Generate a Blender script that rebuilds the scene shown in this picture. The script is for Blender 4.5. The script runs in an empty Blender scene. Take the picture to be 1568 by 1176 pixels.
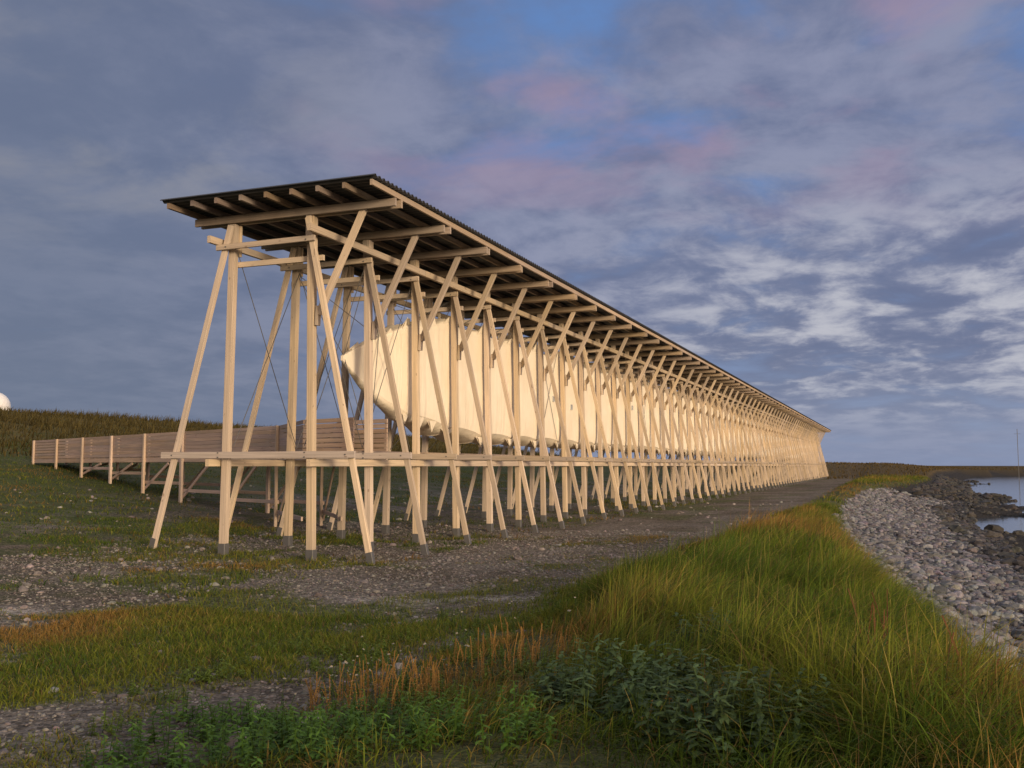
import bpy, bmesh, math, numpy as np
from mathutils import Vector
rng=np.random.default_rng(7)
sc=bpy.context.scene
R=math.radians

# ------------------------------------------------------------------ noise
def vnoise(x,y,seed=0):
    xi=np.floor(x).astype(np.int64); yi=np.floor(y).astype(np.int64)
    fx=x-xi; fy=y-yi
    fx=fx*fx*(3-2*fx); fy=fy*fy*(3-2*fy)
    def h(a,b):
        n=(a*374761393+b*668265263+seed*1442695041)&0xffffffff
        n=((n^(n>>13))*1274126177)&0xffffffff
        n=(n^(n>>16))&0xffffff
        return n/float(0xffffff)
    return (h(xi,yi)*(1-fx)+h(xi+1,yi)*fx)*(1-fy)+(h(xi,yi+1)*(1-fx)+h(xi+1,yi+1)*fx)*fy
def fbm(x,y,seed=0,o=4):
    s=0;a=.5;t=0
    for i in range(o):
        s=s+a*vnoise(x*2**i+i*17.3,y*2**i-i*9.1,seed+i); t+=a; a*=.5
    return s/t
def ss(a,b,x):
    t=np.clip((x-a)/(b-a),0,1); return t*t*(3-2*t)

# ------------------------------------------------------------------ terrain functions
def S(y):
    return np.interp(y,[-50,0,5,9,15,23,30,45,60,72,85,115,233,300,360,450,900],[8,2.3,1.7,.9,-.1,-.7,-1.3,-1.7,-1.8,-1.2,.8,3.5,9,16,45,130,400])+ (fbm(y*.3,y*0+3.3,5)-.5)*.8
def berm_left(y):
    return np.interp(y,[0,5,9,12,20,32,70,150],[-3.4,-3.5,-3.6,-3.7,-3.5,-3.1,-3.8,-5])+(fbm(y*.45,y*0+1.3,9)-.5)*1.4
def H(x,y):
    x=np.asarray(x,float); y=np.asarray(y,float)
    left=np.interp(x,[-400,-120,-66,-60,-50,-32,-22,-13,-9,-5,-3],[5.0,5.2,5.5,5.4,4.2,1.6,.72,.0,-.13,-.10,0])
    left=left+ss(-34,-50,x)*(fbm(x*.06,y*.06,31)-.5)*1.0
    left=left*(1-.8*ss(95,210,y))
    far=1.9*ss(138,190,y)*(1-.75*ss(-14,30,x))*(1-ss(-30,-80,x)*.5)+ss(150,200,y)*(fbm(x*.03,y*.03,3)-.5)*1.0
    bl=berm_left(y)
    d=x-S(y)
    berm=ss(bl-.3,bl+1.8,x)*(.05+.38*fbm(x*.35,y*.35,12))*(1-.6*ss(70,120,y))*(1-.7*ss(-1.6,0,d))
    n=(fbm(x*.35,y*.35,2)-.5)*.12+(fbm(x*2,y*2,4,3)-.5)*.035
    land=(left+far)*(.35+.65*ss(0,-9,d))+berm+n*(1+2*ss(-14,-30,x))
    beach=np.interp(d,[-1,0,1.5,5,8,14,25,60,200,2000],[-.25,-.4,-.75,-1.3,-1.62,-1.8,-2.05,-3.2,-6,-9])
    beach=beach+ss(3.5,7,d)*(fbm(x*.2,y*.2,21,5)-.5)*1.5*(1-ss(60,120,d)) + (fbm(x*.9,y*.9,22)-.5)*.15
    beach=beach-.9*np.exp(-(((x-6.8)/3.0)**2+((y-58)/9)**2))-.5*ss(95,130,y)*ss(1,5,d)
    k=ss(-1.0,.35,d)
    return land*(1-k)+beach*k
def patch(x,y):   # where short grass grows in the gravel
    return fbm(x*.42,y*.42,41,5)*.5+fbm(x*1.9,y*1.9,47,4)*.28+fbm(x*.13,y*.13,44,2)*.22+.02*ss(10,6,y)-.06*ss(-8.3,-7.3,x)*ss(-3.4,-4.6,x)*ss(9.5,12.5,y)

# ------------------------------------------------------------------ mesh helpers
def mesh_np(name,verts,faces_flat,face_sizes,mat,attrs=None,smooth=False,parent=None):
    me=bpy.data.meshes.new(name)
    nv=len(verts); nl=len(faces_flat); nf=len(face_sizes)
    me.vertices.add(nv); me.vertices.foreach_set('co',np.asarray(verts,np.float32).ravel())
    me.loops.add(nl); me.loops.foreach_set('vertex_index',np.asarray(faces_flat,np.int32))
    me.polygons.add(nf)
    st=np.zeros(nf,np.int32); st[1:]=np.cumsum(face_sizes)[:-1]
    me.polygons.foreach_set('loop_start',st)
    me.polygons.foreach_set('loop_total',np.asarray(face_sizes,np.int32))
    me.polygons.foreach_set('use_smooth',np.full(nf,bool(smooth)))
    me.update(calc_edges=True)
    for k,(typ,a) in (attrs or {}).items():
        at=me.attributes.new(k,typ,'POINT')
        if typ=='FLOAT_COLOR':
            a=np.concatenate([a,np.ones((len(a),1))],1); at.data.foreach_set('color',a.astype(np.float32).ravel())
        else: at.data.foreach_set('vector',np.asarray(a,np.float32).ravel())
    me.materials.append(mat)
    ob=bpy.data.objects.new(name,me); sc.collection.objects.link(ob)
    if parent: ob.parent=parent
    return ob

# ------------------------------------------------------------------ node helpers
class NT:
    def __init__(s,nt): s.nt=nt; s.n=nt.nodes; s.l=nt.links
    def new(s,t,**k):
        n=s.n.new(t)
        for a,b in k.items(): setattr(n,a,b)
        return n
    def setin(s,sock,v):
        if isinstance(v,bpy.types.NodeSocket): s.l.new(v,sock)
        elif v is not None:
            if hasattr(sock.default_value,'__len__') and not hasattr(v,'__len__'): v=[v]*len(sock.default_value)
            if hasattr(v,'__len__') and len(v)==3 and len(sock.default_value)==4: v=list(v)+[1]
            sock.default_value=v
    def m(s,op,a,b=None,c=None,clamp=False):
        n=s.new('ShaderNodeMath',operation=op,use_clamp=clamp)
        for i,v in enumerate((a,b,c)):
            if v is not None: s.setin(n.inputs[i],v)
        return n.outputs[0]
    def vm(s,op,a,b=None,out=0):
        n=s.new('ShaderNodeVectorMath',operation=op); s.setin(n.inputs[0],a)
        if b is not None:
            s.setin(n.inputs['Scale'] if op=='SCALE' else n.inputs[1],b)
        return n.outputs[out]
    def mix(s,f,a,b,bt='MIX'):
        n=s.new('ShaderNodeMix',data_type='RGBA',blend_type=bt)
        s.setin(n.inputs[0],f); s.setin(n.inputs[6],a); s.setin(n.inputs[7],b); return n.outputs[2]
    def noise(s,v,scale,detail=4,rough=.55,dist=0,out='Fac'):
        n=s.new('ShaderNodeTexNoise'); n.inputs['Scale'].default_value=scale; n.inputs['Detail'].default_value=detail
        n.inputs['Roughness'].default_value=rough; n.inputs['Distortion'].default_value=dist
        if v is not None: s.l.new(v,n.inputs['Vector'])
        return n.outputs[out]
    def ramp(s,f,a,b,lo=0,hi=1):
        n=s.new('ShaderNodeMapRange',interpolation_type='SMOOTHSTEP'); s.setin(n.inputs[0],f)
        n.inputs[1].default_value=a;n.inputs[2].default_value=b;n.inputs[3].default_value=lo;n.inputs[4].default_value=hi
        return n.outputs[0]
    def comb(s,x,y,z):
        n=s.new('ShaderNodeCombineXYZ'); s.setin(n.inputs[0],x);s.setin(n.inputs[1],y);s.setin(n.inputs[2],z); return n.outputs[0]
def mat(name):
    m=bpy.data.materials.new(name); m.use_nodes=True; g=NT(m.node_tree); g.n.clear()
    out=g.new('ShaderNodeOutputMaterial'); b=g.new('ShaderNodeBsdfPrincipled'); g.l.new(b.outputs[0],out.inputs[0])
    return m,g,b,out
def attr(g,n,o='Color'):
    a=g.new('ShaderNodeAttribute',attribute_name=n); return a.outputs[o]
def bump(g,b,h,st,dist):
    n=g.new('ShaderNodeBump'); n.inputs['Strength'].default_value=st; n.inputs['Distance'].default_value=dist
    g.l.new(h,n.inputs['Height']); g.l.new(n.outputs[0],b.inputs['Normal'])

# ------------------------------------------------------------------ materials
def wood_mat(name,rough=.75):
    m,g,b,o=mat(name)
    c=attr(g,'tone'); v=attr(g,'gc','Vector')
    gr=g.noise(g.vm('MULTIPLY',v,(1.0,55,55)),1.0,3,.6,.3)
    kn=g.noise(g.vm('MULTIPLY',v,(.7,2.5,2.5)),1.0,2,.5)
    f=g.ramp(gr,.3,.7,.78,1.12)
    col=g.mix(1,c,g.comb(f,f,f),'MULTIPLY')
    col=g.mix(g.ramp(kn,.45,.72,0,.5),col,(.34,.30,.26))
    kk=g.noise(g.vm('MULTIPLY',v,(7,16,16)),1,1,.5)
    col=g.mix(g.ramp(kk,.72,.79,0,.6),col,(.14,.09,.06))
    g.setin(b.inputs['Base Color'],col); b.inputs['Roughness'].default_value=rough
    b.inputs['Specular IOR Level'].default_value=.2
    bump(g,b,gr,.2,.002)
    return m
M_wood=wood_mat('weathered_pine')

M_fab,g,b,o=mat('sailcloth')
tc=g.new('ShaderNodeTexCoord').outputs['Object']
n1=g.noise(tc,1.1,3,.6); n2=g.noise(g.vm('MULTIPLY',tc,(1,1.8,.30)),2.6,4,.6,.7)
col=g.mix(g.ramp(n1,.3,.7),(.80,.73,.60),(.74,.66,.52))
g.setin(b.inputs['Base Color'],col); b.inputs['Roughness'].default_value=.8; b.inputs['Specular IOR Level'].default_value=.1
bump(g,b,n2,.9,.05)

M_roof,g,b,o=mat('dark_corrugated_steel')
tc=g.new('ShaderNodeTexCoord').outputs['Object']
g.setin(b.inputs['Base Color'],g.mix(g.noise(tc,2,3),(.03,.032,.038),(.055,.055,.06))); b.inputs['Roughness'].default_value=.6
M_steel,g,b,o=mat('galvanised_steel')
g.setin(b.inputs['Base Color'],(.14,.14,.14)); b.inputs['Metallic'].default_value=.4; b.inputs['Roughness'].default_value=.55
M_win,g,b,o=mat('window_frame_paint')
g.setin(b.inputs['Base Color'],(.5,.5,.48)); b.inputs['Roughness'].default_value=.4
M_glass,g,b,o=mat('window_glass')
g.setin(b.inputs['Base Color'],(.18,.2,.22)); b.inputs['Roughness'].default_value=.1
M_white,g,b,o=mat('white_radome_panels')
tc=g.new('ShaderNodeTexCoord').outputs['Object']
g.setin(b.inputs['Base Color'],g.mix(g.noise(tc,1,3),(.7,.7,.7),(.6,.62,.64)))

def veg_mat(name,tr=.35,sheen=.3):
    m,g,b,o=mat(name)
    c=attr(g,'tone')
    g.setin(b.inputs['Base Color'],c); b.inputs['Roughness'].default_value=.6; b.inputs['Specular IOR Level'].default_value=sheen
    t=g.new('ShaderNodeBsdfTranslucent'); g.l.new(c,t.inputs[0])
    mx=g.new('ShaderNodeMixShader'); mx.inputs[0].default_value=tr
    g.l.new(b.outputs[0],mx.inputs[1]); g.l.new(t.outputs[0],mx.inputs[2]); g.l.new(mx.outputs[0],o.inputs[0])
    return m
M_grass=veg_mat('grass_blades',.4,.15); M_leaf=veg_mat('leaves',.25,.2)

M_stone,g,b,o=mat('stone')
tc=g.new('ShaderNodeTexCoord').outputs['Object']
n=g.noise(tc,14,3,.6)
f=g.ramp(n,.25,.75,.65,1.25)
g.setin(b.inputs['Base Color'],g.mix(1,attr(g,'tone'),g.comb(f,f,f),'MULTIPLY')); b.inputs['Roughness'].default_value=.8
bump(g,b,n,.4,.02)

M_ground,g,b,o=mat('ground_soil_gravel')
tc=g.new('ShaderNodeTexCoord').outputs['Object']
c=attr(g,'tone'); k=attr(g,'mask')
sep=g.new('ShaderNodeSeparateColor'); g.l.new(k,sep.inputs[0])
n1=g.noise(tc,7,5,.65); n2=g.noise(tc,45,3,.7); n3=g.noise(tc,1.1,4,.6)
vo=g.new('ShaderNodeTexVoronoi',feature='F1'); vo.inputs['Scale'].default_value=26; g.l.new(tc,vo.inputs['Vector'])
vs=g.new('ShaderNodeSeparateColor'); g.l.new(vo.outputs['Color'],vs.inputs[0])
f=g.m('MULTIPLY',g.ramp(n1,.25,.75,.6,1.4),g.ramp(n2,.25,.75,.65,1.35))
peb=g.ramp(vs.outputs[0],.0,1,.6,1.6)
f2=g.m('MULTIPLY',f,g.m('ADD',g.m('MULTIPLY',peb,sep.outputs[0]),g.m('SUBTRACT',1,sep.outputs[0])))
col=g.mix(1,c,g.comb(f2,f2,f2),'MULTIPLY')
grn=g.m('MULTIPLY',g.ramp(n3,.48,.62),g.m('MULTIPLY',sep.outputs[1],.6))
col=g.mix(grn,col,(.055,.075,.018))
g.setin(b.inputs['Base Color'],col); b.inputs['Roughness'].default_value=.95; b.inputs['Specular IOR Level'].default_value=.15
hh=g.m('ADD',g.m('MULTIPLY',vo.outputs['Distance'],-.8),g.m('ADD',n1,g.m('MULTIPLY',n2,.5)))
bump(g,b,hh,.9,.035)

M_sea,g,b,o=mat('sea_water')
tc=g.new('ShaderNodeTexCoord').outputs['Object']
g.setin(b.inputs['Base Color'],(.03,.05,.07)); b.inputs['Roughness'].default_value=.08; b.inputs['IOR'].default_value=1.33
bump(g,b,g.noise(g.vm('MULTIPLY',tc,(1,.5,1)),1.5,4,.6),.2,.05)

# ------------------------------------------------------------------ ground sheet
def geo(lo,hi,n): return list(np.geomspace(lo,hi,n))
xs=np.array(sorted(set([-v for v in geo(90,5000,26)]+list(np.arange(-88,-36,1.2))+list(np.arange(-36,-14,.5))+list(np.arange(-14,12,.16))+list(np.arange(12,60,.8))+geo(60,5000,30))))
ys=np.array(sorted(set([-v for v in geo(6,3000,14)]+list(np.arange(-5,2,.6))+list(np.arange(2,24,.16))+list(np.arange(24,90,.4))+list(np.arange(90,300,1.5))+geo(300,6000,44))))
X,Y=np.meshgrid(xs,ys); Z=H(X,Y)
nx,ny=len(xs),len(ys)
V=np.stack([X.ravel(),Y.ravel(),Z.ravel()],1)
ii,jj=np.meshgrid(np.arange(nx-1),np.arange(ny-1)); a=(jj*nx+ii).ravel()
F=np.stack([a,a+1,a+nx+1,a+nx],1).ravel()
x,y=V[:,0],V[:,1]
gravel=np.array([.155,.135,.112]); green=np.array([.065,.088,.02]); soil=np.array([.085,.066,.044]); dry=np.array([.17,.10,.035]); stone=np.array([.12,.12,.13]); dark=np.array([.03,.028,.025])
def mixc(c,t,w): w=np.clip(w,0,1)[:,None]; return c*(1-w)+t*w
C=np.tile(gravel,(len(x),1))
C=mixc(C,soil,ss(.40,.64,fbm(x*.6,y*.6,61))*.6)
C=mixc(C,green,ss(.47,.57,patch(x,y))*.6*ss(-3.5,-6,x))
C=mixc(C,green*.9,ss(.48,.58,patch(x,y))*.7*ss(-13,-16,x))
C=mixc(C,green*.75+soil*.25,ss(-15,-24,x)*.75)
C=mixc(C,dry*.55+green*.35,ss(-34,-48,x)*.95)
for (px,py,rx,ry) in [(-5.9,10.9,.9,.3),(-4.7,11.2,.7,.24),(-6.9,8.3,.5,.2),(-9.5,8.6,.6,.2)]:
    C=mixc(C,np.array([.32,.29,.26]),np.exp(-(((x-px)/rx)**2+((y-py)/ry)**2)**2)*.8*ss(.3,.6,fbm(x*2.5,y*2.5,66)))
bl=berm_left(y); d=x-S(y)
bm=ss(bl-.2,bl+.5,x)
C=mixc(C,green*.6+soil*.5,bm*.95)
C=mixc(C,dry*.35+soil*.25+green*.1,ss(125,150,y)*.9)
bk=ss(-.5,.1,d)
C=mixc(C,stone,bk)
C=mixc(C,dark,np.maximum(ss(3.4,5.5,d+(fbm(x*.5,y*.5,8)-.5)*3),ss(70,82,y))*ss(-.8,-.2,d))
mk=np.zeros((len(x),3)); mk[:,0]=np.clip(1-bm+bk,0,1)*(1-ss(-16,-26,x)); mk[:,1]=(1-bk)*ss(-5,-14,x)
mesh_np('ground',V,F,np.full(len(F)//4,4),M_ground,{'tone':('FLOAT_COLOR',C),'mask':('FLOAT_COLOR',mk)},smooth=True)
me=bpy.data.meshes.new('sea'); me.from_pydata([(-1000,-4000,-1.70),(8000,-4000,-1.70),(8000,9000,-1.70),(-1000,9000,-1.70)],[],[(0,1,2,3)]); me.materials.append(M_sea)
sc.collection.objects.link(bpy.data.objects.new('sea',me))

# ------------------------------------------------------------------ timber builder
class Timber:
    def __init__(s): s.v=[];s.f=[];s.sz=[];s.t=[];s.g=[];s.n=0
    def beam(s,p0,p1,w,t,side=None,tone=None,ch=.005):
        p0=np.array(p0,float);p1=np.array(p1,float); d=p1-p0; L=np.linalg.norm(d); d/=L
        if side is None: side=np.cross(d,[0,1,0]); 
        side=np.array(side,float); 
        side=side-d*side.dot(d); side/=np.linalg.norm(side); up=np.cross(d,side)
        ch=min(ch,w*.12,t*.12); a,b=w/2,t/2
        cs=[(a-ch,-b),(a,-b+ch),(a,b-ch),(a-ch,b),(-a+ch,b),(-a,b-ch),(-a,-b+ch),(-a+ch,-b)]
        off=rng.random(3)*50
        if tone is None: tone=wtone()
        for l,p in ((0,p0),(L,p1)):
            for (u,v) in cs:
                s.v.append(p+side*u+up*v); s.g.append((l+off[0],u+off[1],v+off[2])); s.t.append(tone)
        n=s.n
        for i in range(8):
            j=(i+1)%8; s.f+= [n+i,n+j,n+8+j,n+8+i]; s.sz.append(4)
        s.f+=[n+7-i for i in range(8)]; s.f+=[n+8+i for i in range(8)]; s.sz+=[8,8]
        s.n+=16
    def make(s,name,m,parent=None):
        return mesh_np(name,np.array(s.v),s.f,s.sz,m,{'tone':('FLOAT_COLOR',np.array(s.t)),'gc':('FLOAT_VECTOR',np.array(s.g))},parent=parent)
def wtone(base=(.56,.455,.34),var=.2):
    k=1+rng.uniform(-var,var); h=rng.uniform(-.03,.03)
    return np.clip([base[0]*k+h*.4,base[1]*k,base[2]*k-h],0,1)
def empty(name):
    e=bpy.data.objects.new(name,None); sc.collection.objects.link(e); return e

hall=empty('timber_memorial_hall')
Y0=14.95; SP=2.05; NF=62; YE=Y0+SP*(NF-1)
fr=Timber(); shoes=Timber(); cab=Timber(); lon=Timber(); raf=Timber()
def hz(x,y): return float(H(np.array([x]),np.array([y]))[0])
grey=(.10,.10,.10)
for i in range(NF):
    y=Y0+SP*i; j=lambda a=.015: rng.uniform(-a,a)
    zr=hz(-9.6,y); zl=hz(-11.5,y)
    fr.beam((-9.60,y,zr-.05),(-9.70+j(),y,6.05),.135,.12)
    fr.beam((-11.47,y,zl-.05),(-11.38+j(),y,6.05),.135,.12)
    bx=-8.30+j(.03); zb=hz(bx,y-.14)
    fr.beam((bx,y-.14,zb-.05),(-9.69,y-.14,6.0),.105,.07)
    bx2=-12.98+j(.03); zb2=hz(bx2,y-.14)
    fr.beam((bx2,y-.14,zb2-.05),(-11.36,y-.14,6.0),.105,.07)
    fr.beam((-9.52,y,4.28+j(.03)),(-8.62,y,6.10),.11,.09)
    fr.beam((-9.55,y,4.05),(-9.53,y,4.40),.06,.11)
    fr.beam((-9.70,y-.095,5.55),(-9.70,y-.095,6.04),.10,.06)
    fr.beam((-9.72,y+.095,5.45),(-9.72,y+.095,6.04),.14,.06)
    fr.beam((-11.37,y+.095,5.45),(-11.37,y+.095,6.04),.14,.06)
    for dy in (-.09,.09):
        raf.beam((-12.2+j(.03),y+dy,6.125),(-7.95+j(.03),y+dy,6.125),.14,.06,tone=wtone((.36,.285,.215)))  # darker than the posts: dim under-roof light put into the rafter tone
    fr.beam((-12.75+j(.04),y-.208,1.74),(-8.6+j(.04),y-.208,1.74),.12,.055,tone=wtone((.46,.39,.32)))
    fr.beam((-12.0,y+.10,1.74),(-9.1,y+.10,1.74),.12,.065)
    fr.beam((-11.62,y-.208,5.58),(-9.5,y-.208,5.60),.10,.055)
    fr.beam((-11.55,y+.10,5.30),(-9.5,y+.10,5.30),.10,.06)
    shoes.beam((-9.60,y,zr-.02),(-9.60,y,zr+.20),.15,.14,tone=grey)
    shoes.beam((-11.47,y,zl-.02),(-11.47,y,zl+.20),.15,.14,tone=grey)
    k=.2/6.1
    shoes.beam((bx,y-.14,zb),(bx-1.39*k,y-.14,zb+.2),.12,.09,tone=grey)
    shoes.beam((bx2,y-.14,zb2),(bx2+1.62*k,y-.14,zb2+.2),.12,.09,tone=grey)
    for (xq,zq) in ((-9.62,1.70),(-9.62,1.78),(-11.46,1.70),(-11.46,1.78),(-9.67,5.58),(-11.4,5.58),(-8.8,1.74),(-12.5,1.74)):
        shoes.beam((xq,y-.25,zq),(xq,y-.23,zq),.022,.022,side=(1,0,0),tone=grey)
    if i>2:
        for (xa,za,xb,zb_) in ((-9.68,5.5,-9.95,4.98),(-11.4,5.5,-11.05,4.98),(-9.62,1.85,-9.9,2.2),(-11.45,1.85,-11.1,2.2),(-9.72,5.5,-10.9,5.0),(-11.35,5.5,-10.1,5.0)):
            cab.beam((xa,y,za),(xb,y,zb_),.012,.012,side=(0,1,0),tone=grey)
    if i<NF-1:
        y2=y+SP
        if i%2==0:
            for xx,zz,ex in ((-9.47,5.74,.45),(-11.61,5.70,.45),(-9.47,1.60,.35),(-11.61,1.60,.35)):
                lon.beam((xx+j(.004),y-(ex if i==0 else 0),zz),(xx,min(y+2*SP-.005,YE+.3),zz),.075,.13,side=(1,0,0))
        if i>=1:
            for q in range(10):
                xq=-11.2+q*.155
                lon.beam((xq,y+.01,1.825),(xq,y2-.01,1.825),.14,.035,side=(1,0,0),tone=wtone((.30,.23,.17)))
        if i%6==0 or i<2:
            for xx in (-9.78,-11.3):
                cab.beam((xx,y,5.5),(xx,y2,1.9),.012,.012,side=(1,0,0),tone=grey)
                cab.beam((xx,y2,5.5),(xx,y,1.9),.012,.012,side=(1,0,0),tone=grey)
for (xa,ya,za) in ((-10.2,16.95,3.74),(-10.0,18.0,4.22)):
    for (xb,zb_) in ((-9.7,5.5),(-11.38,5.5),(-9.62,1.9)):
        cab.beam((xa,ya,za),(xb,Y0+SP,zb_),.012,.012,side=(0.1,1,0.1),tone=grey)
px_=np.linspace(-12.15,-7.96,9)
for q,xx in enumerate(px_):
    y=Y0-.93
    while y<YE+.9:
        y2=min(y+6.15,YE+.95)
        tn=wtone((.44,.34,.25)) if q==8 else wtone((.20,.15,.11))  # same timber: sunlit tone for the eave purlin, roof shade in the others
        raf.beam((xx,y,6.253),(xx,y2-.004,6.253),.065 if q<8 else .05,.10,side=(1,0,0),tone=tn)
        y=y2
fr.make('timber_frames',M_wood,hall); shoes.make('steel_shoes_and_bolts',M_steel,hall); cab.make('steel_cables',M_steel,hall)
lon.make('long_beams_and_deck',M_wood,hall); raf.make('rafters_and_purlins',M_wood,hall)
n=int((YE+1-(Y0-1))/.15*6); yy=np.linspace(Y0-1.0,YE+1.0,n); zz=6.34+.028*np.sin(2*np.pi*yy/.15)
Vr=[];
for xx,dz in ((-12.28,0),(-7.86,0),(-7.86,.008),(-12.28,.008)):
    Vr.append(np.stack([np.full(n,xx),yy,zz+dz],1))
Vr=np.concatenate(Vr); a=np.arange(n-1); Fr=[]
for p,q in ((0,1),(1,2),(2,3),(3,0)):
    Fr.append(np.stack([a+p*n,a+q*n,a+1+q*n,a+1+p*n],1))
Fr=np.concatenate(Fr).ravel()
mesh_np('corrugated_roof',Vr,Fr,np.full(len(Fr)//4,4),M_roof,parent=hall)

# ------------------------------------------------------------------ fabric cocoon: taut sheet over frames, pointed prow
y1c=16.9; yl=YE-1.0
nod=[y1c]+[Y0+SP*i for i in range(2,NF-1)]+[yl]
ysn=[]
for a0,b0 in zip(nod[:-1],nod[1:]): ysn+=list(np.linspace(a0,b0,17 if a0<40 else 11)[:-1])
ysn=np.array(ysn+[yl])
prof=np.array([(0,1.0),(.45,.998),(.78,.99),(.93,.965),(.965,.88),(.97,.6),(.98,.35),(.99,.1),(1.0,-.15),(1.0,-.45),(.995,-.72),(.96,-.86),(.74,-.95),(.40,-.99),(0,-1.0)])
tt=np.linspace(0,len(prof)-1,29); prof=np.stack([np.interp(tt,np.arange(len(prof)),prof[:,0]),np.interp(tt,np.arange(len(prof)),prof[:,1])],1)
full=np.concatenate([prof,np.stack([-prof[1:-1,0][::-1],prof[1:-1,1][::-1]],1)]); NS=len(full)
top=np.interp(ysn,[y1c,18.5,19.6,21.1,YE-4,yl],[3.74,4.47,4.82,5.06,5.05,4.0])
bot=np.interp(ysn,[y1c,17.65,18.4,19.3,21.1,23.1,YE-4,yl],[3.64,3.12,2.76,2.48,2.26,2.12,2.10,3.2])
xr_=np.interp(ysn,[y1c,19.05,20.5,YE-4,yl],[-10.18,-9.86,-9.80,-9.80,-10.4])
xl_=np.interp(ysn,[y1c,18.4,19.05,21.1,23.1,YE-4,yl],[-10.24,-10.32,-10.42,-10.95,-11.2,-11.2,-10.6])
f_=((ysn-Y0)/SP)%1
s=4*f_*(1-f_); amp=ss(17.3,19.5,ysn)
top=top-.10*s*amp; bot=bot+.08*s*amp
cxs=(xr_+xl_)/2; hw=(xr_-xl_)/2*(1-.014*s*amp)
zc=(top+bot)/2; zh=(top-bot)/2
Vx=cxs[:,None]+hw[:,None]*full[None,:,0]; Vz=zc[:,None]+zh[:,None]*full[None,:,1]
wr=(fbm(ysn[:,None]*1.6+0*Vz,Vz*.5,71,3)-.5)*.06*np.clip(hw/.7,0,1)[:,None]
Vx=Vx+wr*np.sign(full[:,0])[None,:]
Vc=np.stack([Vx,np.repeat(ysn[:,None],NS,1),Vz],2).reshape(-1,3)
m_=len(ysn); Fc=[]; kk=np.arange(NS); k2=(kk+1)%NS
for r in range(m_-1): Fc.append(np.stack([r*NS+kk,(r+1)*NS+kk,(r+1)*NS+k2,r*NS+k2],1))
Fc=np.concatenate(Fc).ravel(); sz=[4]*(len(Fc)//4)
Fc=list(Fc)+list(range(NS))+list(range((m_-1)*NS,m_*NS)); sz+= [NS,NS]
fab=mesh_np('fabric_cocoon',Vc,Fc,sz,M_fab,smooth=True,parent=hall)
ek=np.zeros(len(fab.data.edges)*2,np.int32); fab.data.edges.foreach_get('vertices',ek); ev=ek.reshape(-1,2); ek=ev//NS; ep=ev%NS
isf=np.isin(np.round(ysn,3),np.round(np.array(nod),3))
corner=[int(np.argmin(np.abs(full[:29,0]-.965)+np.abs(full[:29,1]-.88))),int(np.argmin(np.abs(full[:29,0]-.96)+np.abs(full[:29,1]+.86)))]
fab.data.edges.foreach_set('use_edge_sharp',((ek[:,0]==ek[:,1])&isf[ek[:,0]])|((ep[:,0]==ep[:,1])&np.isin(ep[:,0],corner)))
# cloth tabs (pulled points) at every frame and along the prow
FV=[];FF=[]; c=0
def tab(y,z,x,wd,hgt,dx_):
    global c
    FV.extend([(x,y-wd/2,z),(x+dx_,y,z+hgt),(x,y+wd/2,z),(x-.06,y-wd/2,z),(x-.06,y+wd/2,z)])
    FF.extend([(c,c+2,c+1),(c+3,c+1,c+4)]); c+=5
for y in list(Y0+SP*np.arange(2,NF-1))+[17.35,17.9,18.45,19.7,20.3]:
    zt=float(np.interp(y,ysn,top)); zb=float(np.interp(y,ysn,bot)); xx=float(np.interp(y,ysn,xr_)); hh_=zt-zb
    w_=rng.uniform(.35,.6); tab(y,zt-.09*hh_*.5-.03,xx-.04,w_,rng.uniform(.18,.30),.04)
    if y>19: tab(y,zb+.08*hh_*.5+.04,xx-.03,w_*.9,-rng.uniform(.20,.30),-.03)
mesh_np('fabric_tabs',np.array(FV),np.array(FF).ravel(),[3]*len(FF),M_fab,parent=hall)
se=Timber()
for i in range(2,NF-1):
    y=Y0+SP*i; k_=int(np.argmin(np.abs(ysn-y))); pts=Vc[k_*NS:(k_+1)*NS]
    for q in range(NS):
        if full[q,0]>=0 and full[(q+1)%NS,0]>=0:
            c0=np.array([cxs[k_],y,zc[k_]]); a0=pts[q]+(pts[q]-c0)*.004; b0=pts[(q+1)%NS]+(pts[(q+1)%NS]-c0)*.004
            se.beam(a0,b0,.014,.010,side=(0,1,0),tone=(.66,.58,.46))
    se.beam((cxs[k_]+.30,y,top[k_]-.02),(cxs[k_]+.30,y,top[k_]+.12),.05,.05,tone=(.3,.26,.2))
    se.beam((xr_[k_]-.08,y,bot[k_]-.10),(xr_[k_]-.10,y,bot[k_]+.10),.07,.05,tone=(.16,.13,.10))
se.make('fabric_seams',M_wood,hall)
wf=Timber(); wg=Timber()
for i in range(6,NF-2):
    if rng.random()<.45:
        y=Y0+SP*i+rng.uniform(.5,1.5); z=rng.uniform(2.7,4.1); xx=-9.81; a_=.08
        for v0 in (-a_,a_):
            wf.beam((xx,y-a_,z+v0),(xx,y+a_,z+v0),.02,.09,side=(0,0,1),tone=grey)
            wf.beam((xx,y+v0,z-a_+.011),(xx,y+v0,z+a_-.011),.02,.09,side=(0,1,0),tone=grey)
        wg.beam((xx+.02,y,z-a_+.012),(xx+.02,y,z+a_-.012),2*a_-.024,.02,side=(0,1,0),tone=grey)
wf.make('window_frames',M_win,hall); wg.make('window_panes',M_glass,hall)

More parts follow.
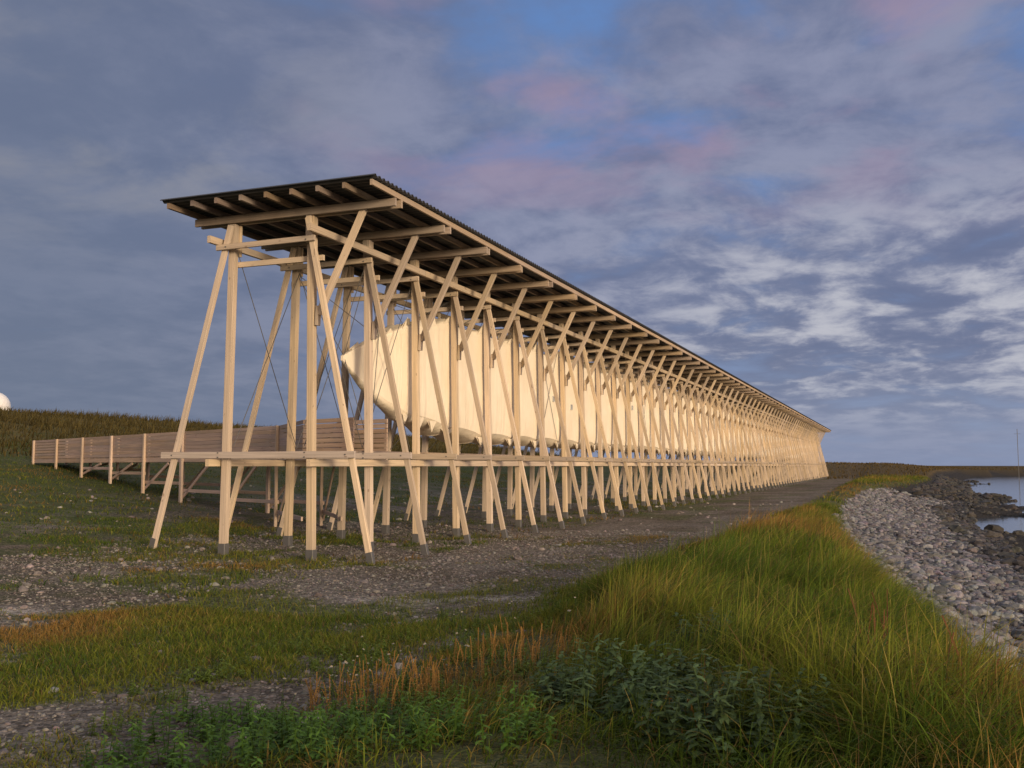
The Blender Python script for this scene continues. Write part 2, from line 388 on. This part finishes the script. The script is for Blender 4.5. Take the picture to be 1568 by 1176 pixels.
# ------------------------------------------------------------------ ramp
ramp=empty('timber_access_ramp')
rp=Timber()
pts=[(-31.8,29.5),(-14.2,20.6),(-11.9,18.15),(-10.3,17.55)]
rt=lambda:wtone((.50,.37,.29),.12)
zf=1.84
for off,near in ((0,1),(1.25,0)):
    P=[]
    for k in range(len(pts)):
        a0=np.array(pts[max(k-1,0)]); b0=np.array(pts[min(k+1,len(pts)-1)]); dd=(b0-a0)/np.linalg.norm(b0-a0)
        nn=np.array([-dd[1],dd[0]])
        if nn[1]<0: nn=-nn
        o_=off if k<2 else off*.72
        P.append(np.array(pts[k])+nn*o_)
    for k in range(len(P)-1):
        a0,b0=P[k],P[k+1]; L=np.linalg.norm(b0-a0); dd=(b0-a0)/L; nseg=max(1,int(round(L/2.75)))
        nrm=np.array([dd[1],-dd[0]]); 
        if nrm[1]>0: nrm=-nrm
        for q in range(nseg):
            p=a0+dd*L*q/nseg; p2=a0+dd*L*(q+1)/nseg
            for bb in range(7):
                z=zf+.03+bb*.104
                rp.beam((p[0],p[1],z),(p2[0],p2[1],z),.025,.088,side=(nrm[0],nrm[1],0),tone=rt(),ch=.001)
            rp.beam((p[0],p[1],zf-.12),(p2[0],p2[1],zf-.12),.05,.14,side=(nrm[0],nrm[1],0),tone=rt())
            pp=p+nrm*.06; g0=hz(*pp)
            if k<2:
                rp.beam((pp[0],pp[1],min(g0,zf)-.1),(pp[0],pp[1],zf+.70),.13,.07,side=(dd[0],dd[1],0),tone=wtone((.62,.48,.37)))
                if zf-g0>.45:
                    pb=p2*.62+p*.38
                    rp.beam((p[0],p[1],g0+.15),(pb[0],pb[1],zf-.22),.08,.04,side=(0,0,1),tone=rt())
                if zf-g0>.7:
                    rp.beam((p[0],p[1],g0+.35),(p2[0],p2[1],g0+.35),.04,.09,side=(nrm[0],nrm[1],0),tone=rt())
    if near: PN=P
    else: PF=P
rp.make('parapets_and_posts',M_wood,ramp)
dk=Timber()
for k in range(3):
    L=np.linalg.norm(PN[k+1]-PN[k]); n_=int(L/.16)
    for q in range(n_):
        t=(q+.5)/n_; a0=PN[k]*(1-t)+PN[k+1]*t; b0=PF[k]*(1-t)+PF[k+1]*t
        dd=(PN[k+1]-PN[k])/L
        dk.beam((a0[0],a0[1],zf-.03),(b0[0],b0[1],zf-.03),.14,.04,side=(dd[0],dd[1],0),tone=wtone((.32,.25,.19)))
dk.make('ramp_deck',M_wood,ramp)

# ------------------------------------------------------------------ radar dome far left, mast far right
rd=empty('radar_dome_station')
bm_=bmesh.new(); bmesh.ops.create_icosphere(bm_,subdivisions=3,radius=3.0)
for v in bm_.verts: v.co+=Vector((-171,148,13.6))
me=bpy.data.meshes.new('dome'); bm_.to_mesh(me); me.materials.append(M_white); o=bpy.data.objects.new('dome',me); sc.collection.objects.link(o); o.parent=rd
bm_=bmesh.new(); bmesh.ops.create_cone(bm_,cap_ends=True,segments=16,radius1=2.4,radius2=1.9,depth=7)
for v in bm_.verts: v.co+=Vector((-171,148,7.8))
me=bpy.data.meshes.new('tower_base'); bm_.to_mesh(me); me.materials.append(M_white); o=bpy.data.objects.new('tower_base',me); sc.collection.objects.link(o); o.parent=rd
ms=Timber()
ms.beam((23.6,223.7,-3),(23.6,223.7,9),.10,.10,side=(1,0,0),tone=grey)
ms.beam((23.0,223.7,8),(24.2,223.7,8),.05,.05,side=(0,0,1),tone=grey)
ms.make('marker_mast',M_steel)

# ------------------------------------------------------------------ grass
def blades(name,pos,h,w,ang,lean,col,segs=3,matl=None):
    N=len(pos); t=np.linspace(0,1,segs+1)
    phi=rng.uniform(0,np.pi,N); side=np.stack([np.cos(phi),np.sin(phi),np.zeros(N)],1)
    dr=np.stack([np.cos(ang),np.sin(ang),np.zeros(N)],1)
    Vs=[];Cs=[]
    for k in range(segs+1):
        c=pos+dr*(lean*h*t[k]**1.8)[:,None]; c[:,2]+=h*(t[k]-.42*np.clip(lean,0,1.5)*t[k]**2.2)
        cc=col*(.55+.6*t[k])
        if k<segs:
            ww=(w*(1-.75*t[k]))[:,None]
            Vs+= [c-side*ww/2,c+side*ww/2]; Cs+=[cc,cc]
        else: Vs.append(c); Cs.append(cc)
    per=2*segs+1
    Vv=np.stack(Vs,1).reshape(-1,3); Cv=np.stack(Cs,1).reshape(-1,3)
    tri=[]
    for k in range(segs-1):
        a=2*k; tri+=[(a,a+1,a+3),(a,a+3,a+2)]
    a=2*(segs-1); tri.append((a,a+1,a+2))
    tri=np.array(tri); Ff=(np.arange(N)[:,None,None]*per+tri[None]).ravel()
    return mesh_np(name,Vv,Ff,np.full(len(Ff)//3,3),matl or M_grass,{'tone':('FLOAT_COLOR',np.clip(Cv,0,1))},smooth=True)
G1=np.array([.115,.185,.022]);G2=np.array([.25,.275,.034]);YL=np.array([.40,.31,.09]);OR=np.array([.40,.18,.045]);BR=np.array([.20,.12,.055]);DG=np.array([.045,.09,.025])
def gcol(x,y,dryb=0):
    n=len(x); a=fbm(x*.5,y*.5,81)+rng.normal(0,.12,n); b=fbm(x*.38+7,y*.38,85)+rng.normal(0,.08,n)+dryb
    c=np.tile(G1,(n,1)); w=ss(.38,.68,a)[:,None]; c=c*(1-w)+G2*w
    w=(ss(.52,.70,b))[:,None]; c=c*(1-w)+(OR*.6+YL*.4)*w
    r=rng.random(n); c[r<.08]=YL; c[(r>.08)&(r<.13)]=BR; c[(r>.13)&(r<.20)]=DG
    return c*rng.uniform(.65,1.2,n)[:,None]
def zone(n,x0,x1,y0,y1): return rng.uniform(x0,x1,n),rng.uniform(y0,y1,n)
def lay(x,y): return np.stack([x,y,H(x,y)-.01],1)
wind=-.35
def tallw(x,y):
    lim=np.interp(y,[3,5,6.5,8,10,12],[-.3,-.9,-1.6,-2.6,-3.6,-4.2])+(fbm(x*.8,y*.8,55)-.5)*1.6
    return ss(-.5,.6,x-lim)
def bermzone(n,x0,x1,y0,y1,w,hs,segs,nm):
    x,y=zone(n,x0,x1,y0,y1); k=(x>berm_left(y)+rng.normal(0,.2,n))&(x<S(y)-.25+rng.normal(0,.12,n)); x,y=x[k],y[k]; n=len(x)
    tw=tallw(x,y); tus=fbm(x*2.6,y*2.6,93,2)
    k=rng.random(n)<(.34+.66*tw)*(.25+1.3*tus); x,y,tw,tus=x[k],y[k],tw[k],tus[k]; n=len(x)
    cl=fbm(x*1.1,y*1.1,91); edge=ss(0,1.6,x-berm_left(y))*(.35+.65*ss(0,1.6,S(y)-x))
    h=hs*(.0+1.2*cl+1.25*(tus-.3))*rng.uniform(.4,1.3,n)*(.35+.65*edge)*(.32+.68*tw)
    h=np.maximum(h,.05)
    dryb=.30*ss(-.9,.9,x)*ss(13,6,y)-.03+.16*np.exp(-(((x+3.3)/.8)**2+((y-5.9)/.9)**2))+.12*np.exp(-(((x+2.6)/.7)**2+((y-7)/.8)**2))+.08*ss(35,70,y)+(fbm(x*1.5,y*1.5,77)-.5)*.2
    ang=wind+rng.normal(0,.95,n)+(fbm(x*.9,y*.9,97)-.5)*4; lean=np.clip(rng.normal(.85,.42,n),.05,1.7)
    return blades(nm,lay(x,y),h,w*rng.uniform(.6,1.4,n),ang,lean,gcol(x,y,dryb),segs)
bermzone(220000,-4.8,2.6,2.8,12,.0068,.52,3,'tall_grass')
bermzone(120000,-5,1.5,12,36,.0115,.43,3,'tall_grass')
bermzone(40000,-6,9,36,140,.036,.38,2,'tall_grass')
x,y=zone(170000,-17,-3,3.5,22); x2,y2=zone(70000,-9,-3,3.8,9.5); x=np.append(x,x2); y=np.append(y,y2)
pv=patch(x,y)+rng.normal(0,.032,len(x)); k=(pv>.53)&(x<berm_left(y)+.8); x,y=x[k],y[k]
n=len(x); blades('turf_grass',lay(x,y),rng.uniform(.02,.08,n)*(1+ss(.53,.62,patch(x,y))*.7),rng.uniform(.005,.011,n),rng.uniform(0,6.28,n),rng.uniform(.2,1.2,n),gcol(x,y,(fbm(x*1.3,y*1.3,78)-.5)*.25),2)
x,y=zone(80000,-42,-8,10,62); pv=patch(x,y)+rng.normal(0,.03,len(x)); k=(pv>.49-.07*ss(-14,-22,x)); x,y=x[k],y[k]
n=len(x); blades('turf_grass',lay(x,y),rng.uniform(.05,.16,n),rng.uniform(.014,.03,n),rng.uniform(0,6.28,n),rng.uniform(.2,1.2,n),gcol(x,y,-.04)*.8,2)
x,y=zone(45000,-74,-34,15,125); n=len(x)
blades('hill_grass',lay(x,y),rng.uniform(.25,.75,n)*(.5+1.0*fbm(x*.2,y*.2,5)),rng.uniform(.04,.08,n),wind+rng.normal(0,1,n),rng.uniform(.1,.8,n),(BR*.6+G1*.25)*rng.uniform(.35,1.1,(n,1)),2)
x,y=zone(40000,-30,120,125,440); k=x<S(y)-1; x,y=x[k],y[k]; n=len(x)
blades('headland_grass',lay(x,y),rng.uniform(.15,.5,n),rng.uniform(.10,.2,n),rng.uniform(0,6.28,n),rng.uniform(.1,.8,n),(BR*.6+OR*.15+G1*.25)*rng.uniform(.35,.95,(n,1)),2)

# ------------------------------------------------------------------ stones
def stones(name,pos,size,col,sub,flat=.6,rough=.18):
    bm_=bmesh.new(); bmesh.ops.create_icosphere(bm_,subdivisions=sub,radius=1); bv=np.array([v.co[:] for v in bm_.verts]); bf=np.array([[v.index for v in f.verts] for f in bm_.faces]); bm_.free()
    N=len(pos); P=len(bv)
    rad=1+rng.uniform(-rough,rough,(N,P))
    v=bv[None]*rad[:,:,None]
    v=v*np.stack([rng.uniform(.75,1.35,N),rng.uniform(.65,1.1,N),rng.uniform(flat*.7,flat*1.3,N)],1)[:,None,:]
    a=rng.uniform(0,6.28,N); tl=rng.normal(0,.3,N)
    ca,sa,ct_,st_=np.cos(a),np.sin(a),np.cos(tl),np.sin(tl)
    y_=v[:,:,1]*ct_[:,None]-v[:,:,2]*st_[:,None]; z_=v[:,:,1]*st_[:,None]+v[:,:,2]*ct_[:,None]
    x_=v[:,:,0]*ca[:,None]-y_*sa[:,None]; y2=v[:,:,0]*sa[:,None]+y_*ca[:,None]
    v=np.stack([x_,y2,z_],2)*size[:,None,None]+pos[:,None,:]
    F_=(np.arange(N)[:,None,None]*P+bf[None]).ravel()
    return mesh_np(name,v.reshape(-1,3),F_,np.full(len(F_)//3,3),M_stone,{'tone':('FLOAT_COLOR',np.repeat(np.clip(col,0,1),P,0))},smooth=False)
def scol(n,base,var=.35):
    c=np.array(base)[None]*rng.uniform(1-var,1+var,(n,1)); return c*(1+rng.normal(0,.05,(n,3)))
y=rng.uniform(0,1,34000)**1.5*70+9; x=S(y)+rng.uniform(-.35,5.6,len(y)); n=len(x)
sz_=np.clip(rng.lognormal(-3.2,.48,n),.016,.15)*(1+y*.005); p=np.stack([x,y,H(x,y)+sz_*.2],1)
cs_=scol(n,(.135,.132,.140),.6)*(1-.75*ss(2.8,5.2,x-S(y)+rng.normal(0,.5,n)))[:,None]
stones('beach_pebbles',p,sz_,cs_,2,.6)
x,y=zone(46000,-14,-3.2,3.8,24); n=len(x); k=(patch(x,y)<.55+rng.normal(0,.02,n))&(x<berm_left(y)+.3); x,y=x[k],y[k]; n=len(x)
sz_=rng.lognormal(-4.5,.5,n); p=np.stack([x,y,H(x,y)+sz_*.1],1); stones('gravel_stones',p,sz_,scol(n,(.17,.155,.14),.5),1,.6)
x,y=zone(420,-24,-3.2,4,45); n=len(x); sz_=np.clip(rng.lognormal(-3.2,.4,n),.01,.085); p=np.stack([x,y,H(x,y)+sz_*.1],1); stones('scattered_rocks',p,sz_,scol(n,(.22,.20,.185),.4),2,.6)
y=rng.uniform(0,1,11000)**1.4*200+16; d_=np.where(y>75,.3,3.8)+rng.uniform(0,1,len(y))**1.2*30; x=S(y)+d_; z=H(x,y); k=z>-1.72; x,y,z=x[k],y[k],z[k]; n=len(x)
sz_=np.clip(rng.lognormal(-2.2,.5,n),.04,.4)*(1+y*.003); p=np.stack([x,y,z+sz_*.1],1); stones('shore_rocks',p,sz_,scol(n,(.04,.037,.033),.5),2,.6,.22)

# ------------------------------------------------------------------ leafy plants
def leafy(name,spots,h0,h1,leaf,colr,per=16,wid=.5):
    V_=[];T_=[];C_=[];c=0
    for (cx_,cy_,rad,n) in spots:
      for _ in range(n):
        r=rad*math.sqrt(rng.random()); a=rng.uniform(0,6.28); x0=cx_+r*math.cos(a); y0=cy_+r*math.sin(a); h=rng.uniform(h0,h1)*(1-.4*(r/rad)**2); z0=hz(x0,y0)
        la=rng.uniform(0,6.28); le=rng.uniform(0,.35); tone=np.array(colr)*rng.uniform(.6,1.35)
        def P(t): return np.array([x0+le*h*t*t*math.cos(la),y0+le*h*t*t*math.sin(la),z0+h*t])
        for k in range(3):
            a0,b0=P(k/3),P((k+1)/3); s_=np.array([.003,0,0]); V_+= [a0-s_,a0+s_,b0+s_,b0-s_]; T_+=[(c,c+1,c+2),(c,c+2,c+3)]; C_+=[tone*.8]*4; c+=4
        for q in range(per):
            t=.2+.8*(q//2)/(per/2-1); p=P(min(t,1)); az=(q//2)*1.57+(q%2)*3.14+rng.normal(0,.3); L=leaf*(1.15-.6*t)*rng.uniform(.8,1.2)
            el=rng.uniform(-.35,.45); d3=np.array([math.cos(az)*math.cos(el),math.sin(az)*math.cos(el),math.sin(el)]); sd=np.array([-math.sin(az),math.cos(az),0]); up=np.cross(d3,sd)*-1
            tn=tone*rng.uniform(.8,1.2); dn=np.array([0,0,-1])*L*.22
            v=[p,p+d3*L*.35+sd*L*wid*.5+up*L*.06,p+d3*L*.35,p+d3*L*.35-sd*L*wid*.5+up*L*.06,p+d3*L*.72+sd*L*wid*.3+dn*.5,p+d3*L*.72+dn*.6,p+d3*L*.72-sd*L*wid*.3+dn*.5,p+d3*L+dn*1.3]
            V_+=v; C_+=[tn]*8
            T_+=[(c,c+1,c+2),(c,c+2,c+3),(c+1,c+4,c+5),(c+1,c+5,c+2),(c+2,c+5,c+6),(c+2,c+6,c+3),(c+4,c+7,c+5),(c+5,c+7,c+6)]; c+=8
    return mesh_np(name,np.array(V_),np.array(T_).ravel(),[3]*len(T_),M_leaf,{'tone':('FLOAT_COLOR',np.clip(np.array(C_),0,1))})
leafy('nettle_plants',[(-1.5,5.4,.5,55),(-.7,4.7,.45,45),(-1.3,7.3,.3,14)],.24,.42,.095,(.085,.135,.05),20)
leafy('green_leafy_plants',[(-3.3,4.4,.75,120),(-2.5,4.2,.6,80),(-3.9,4.9,.4,30),(-1.9,4.4,.4,40)],.10,.26,.06,(.08,.16,.024),14)
sp_=[]
for _ in range(90):
    yy_=rng.uniform(4.6,10); sp_.append((rng.uniform(-5.2,-1.4),yy_,rng.uniform(.1,.25),int(rng.integers(5,14))))
leafy('low_weeds',sp_,.05,.17,.045,(.12,.175,.028),10)
leafy('dry_weed_plants',[(-3.2,5.85,.5,110),(-2.7,6.8,.5,50),(-2.3,7.6,.4,16),(-1.0,4.9,.3,20),(-3.0,7.7,.3,10)],.14,.32,.018,(.44,.25,.07),20,.5)
leafy('dry_dock_plants',[(.35,5.4,.5,12),(-.2,6.6,.6,8),(1.0,6.4,.4,8)],.4,.62,.022,(.22,.09,.045),34,.5)
def flowers(name,sets,petal=(.6,.58,.5)):
    V_=[];T_=[];C_=[];c=0
    for (n,cx_,cy_,rx,ry) in sets:
      for _ in range(n):
        x0=cx_+rng.normal(0,rx); y0=cy_+rng.normal(0,ry); z0=hz(x0,y0); h=rng.uniform(.12,.34)*(.5 if x0<-4 else 1); r=rng.uniform(.008,.013)
        lx,ly=rng.normal(0,.05,2); tp=np.array([x0+lx,y0+ly,z0+h]); b0=np.array([x0,y0,z0]); s_=np.array([.0025,0,0])
        V_+=[b0-s_,b0+s_,tp+s_,tp-s_]; C_+=[(.06,.10,.03)]*4; T_+=[(c,c+1,c+2),(c,c+2,c+3)]; c+=4
        nrm=np.array([rng.normal(0,.4),rng.normal(-.3,.3),1]); nrm/=np.linalg.norm(nrm); u=np.cross(nrm,[1,0,0]); u/=np.linalg.norm(u); w=np.cross(nrm,u)
        for k in range(8):
            a=k*.785; d1=u*math.cos(a)+w*math.sin(a); d2=u*math.cos(a+.33)+w*math.sin(a+.33); d3=u*math.cos(a-.33)+w*math.sin(a-.33)
            V_+=[tp,tp+d3*r*.7,tp+d1*r,tp+d2*r*.7]; C_+=[petal]*4; T_+=[(c,c+1,c+2),(c,c+2,c+3)]; c+=4
        tq=tp+nrm*.004
        V_+=[tq]+[tq+(u*math.cos(k*1.05)+w*math.sin(k*1.05))*r*.3 for k in range(6)]; C_+=[(.5,.35,.04)]*7
        T_+=[(c,c+1+k,c+1+(k+1)%6) for k in range(6)]; c+=7
    return mesh_np(name,np.array(V_),np.array(T_).ravel(),[3]*len(T_),M_leaf,{'tone':('FLOAT_COLOR',np.array(C_))})
flowers('daisy_flowers',[(45,-3.4,6.1,.35,.4),(14,-3.5,8.4,.5,.6)],(.48,.44,.36))

# ------------------------------------------------------------------ sun and sky
sd=Vector((.80,-.60,0)).normalized(); el=R(7)
sund=Vector((sd.x*math.cos(el),sd.y*math.cos(el),math.sin(el)))
sl=bpy.data.lights.new('sun','SUN'); sl.energy=3.2; sl.angle=R(12); sl.color=(1,.775,.52)
so=bpy.data.objects.new('sun',sl); so.rotation_euler=sund.to_track_quat('Z','Y').to_euler(); sc.collection.objects.link(so)
w=bpy.data.worlds.new('World'); sc.world=w; w.use_nodes=True; g=NT(w.node_tree); g.n.clear()
out=g.new('ShaderNodeOutputWorld'); bg=g.new('ShaderNodeBackground'); g.l.new(bg.outputs[0],out.inputs[0]); bg.inputs[1].default_value=.1
sky=g.new('ShaderNodeTexSky',sky_type='NISHITA'); sky.sun_disc=False; sky.sun_elevation=el; sky.sun_rotation=math.atan2(sd.x,sd.y)
dv=g.vm('NORMALIZE',g.new('ShaderNodeTexCoord').outputs['Generated'])
sp=g.new('ShaderNodeSeparateXYZ'); g.l.new(dv,sp.inputs[0]); dx,dy,dz=sp.outputs
r=g.vm('DOT_PRODUCT',dv,(.932,.3625,0),out=1)
den=g.m('ADD',g.m('MAXIMUM',dz,0),.16)
Pv=g.comb(g.m('DIVIDE',dx,den),g.m('DIVIDE',dy,den),0)
big=g.noise(g.vm('MULTIPLY',Pv,(.6,.42,1)),1.0,4,.5,.4)
med=g.noise(g.vm('ADD',Pv,(4,9,0)),1.9,6,.58,.3)
fine=g.noise(g.vm('MULTIPLY',g.vm('ADD',Pv,(1,3,0)),(1.1,.9,1)),4.8,7,.6,.25)
e=g.m('MAXIMUM',dz,0)
clear=g.mix(g.ramp(e,0,.42),(.20,.26,.42),(.12,.245,.54))
clear=g.mix(g.ramp(r,-.45,.20,.9,0),clear,(.115,.155,.265))
dens=g.m('ADD',g.m('ADD',g.m('MULTIPLY',big,.5),g.m('MULTIPLY',med,.5)),g.m('MULTIPLY',r,-.07))
dens=g.m('SUBTRACT',dens,g.m('MULTIPLY',g.m('MULTIPLY',g.ramp(r,.12,.42),g.ramp(e,.24,.42)),.06))
mask=g.ramp(dens,.34,.49)
cc=g.mix(g.ramp(g.m('ADD',g.m('MULTIPLY',med,.6),g.m('MULTIPLY',fine,.4)),.40,.63),(.13,.155,.265),(.26,.275,.39))
cc=g.mix(g.ramp(r,-.5,.05,.75,0),cc,(.13,.16,.245))
pink=g.m('MULTIPLY',g.ramp(g.noise(g.vm('ADD',Pv,(12,2,0)),1.9,5,.55),.47,.62,0,.7),g.ramp(e,.20,.32))
cc=g.mix(g.m('MULTIPLY',pink,g.ramp(r,-.3,0)),cc,(.34,.25,.35))
col=g.mix(g.m('MULTIPLY',mask,.94),clear,cc)
br=g.m('MULTIPLY',g.ramp(g.m('ADD',g.m('MULTIPLY',fine,.5),g.m('MULTIPLY',med,.5)),.46,.62),g.m('MULTIPLY',g.ramp(r,-.02,.30),g.m('MULTIPLY',g.ramp(e,.02,.08),g.ramp(e,.31,.15))))
col=g.mix(g.m('MULTIPLY',br,.78),col,(.55,.55,.60))
wl=g.m('MULTIPLY',g.ramp(med,.45,.66,0,.5),g.m('MULTIPLY',g.ramp(e,.16,.28),g.ramp(r,-.05,-.35)))
col=g.mix(wl,col,(.28,.275,.30))
col=g.mix(g.ramp(e,.0,.12,.7,0),col,g.mix(g.ramp(r,-.4,.3),(.12,.165,.27),(.25,.30,.44)))
sdn=g.vm('DOT_PRODUCT',dv,tuple(sund),out=1)
gl=g.m('POWER',g.m('MAXIMUM',g.m('MULTIPLY_ADD',sdn,.5,.5),0),5.0)
col=g.mix(g.m('MINIMUM',gl,1.0),col,(2.3,1.6,1.08))
up=g.ramp(e,.45,.9); col=g.mix(up,col,(.45,.48,.56))
col=g.vm('SCALE',col,10.0)
col=g.vm('ADD',g.vm('SCALE',sky.outputs[0],.06),col)
g.l.new(col,bg.inputs[0])

# ------------------------------------------------------------------ camera
cd=bpy.data.cameras.new('camera'); cd.sensor_width=36; cd.lens=34.44; cd.clip_end=12000; cd.clip_start=.1
co=bpy.data.objects.new('camera',cd); co.location=(0,0,1.55); co.rotation_euler=(R(90+4.76),0,R(21.24)); sc.collection.objects.link(co); sc.camera=co
sc.view_settings.view_transform='Standard'; sc.view_settings.look='None'; sc.view_settings.exposure=0
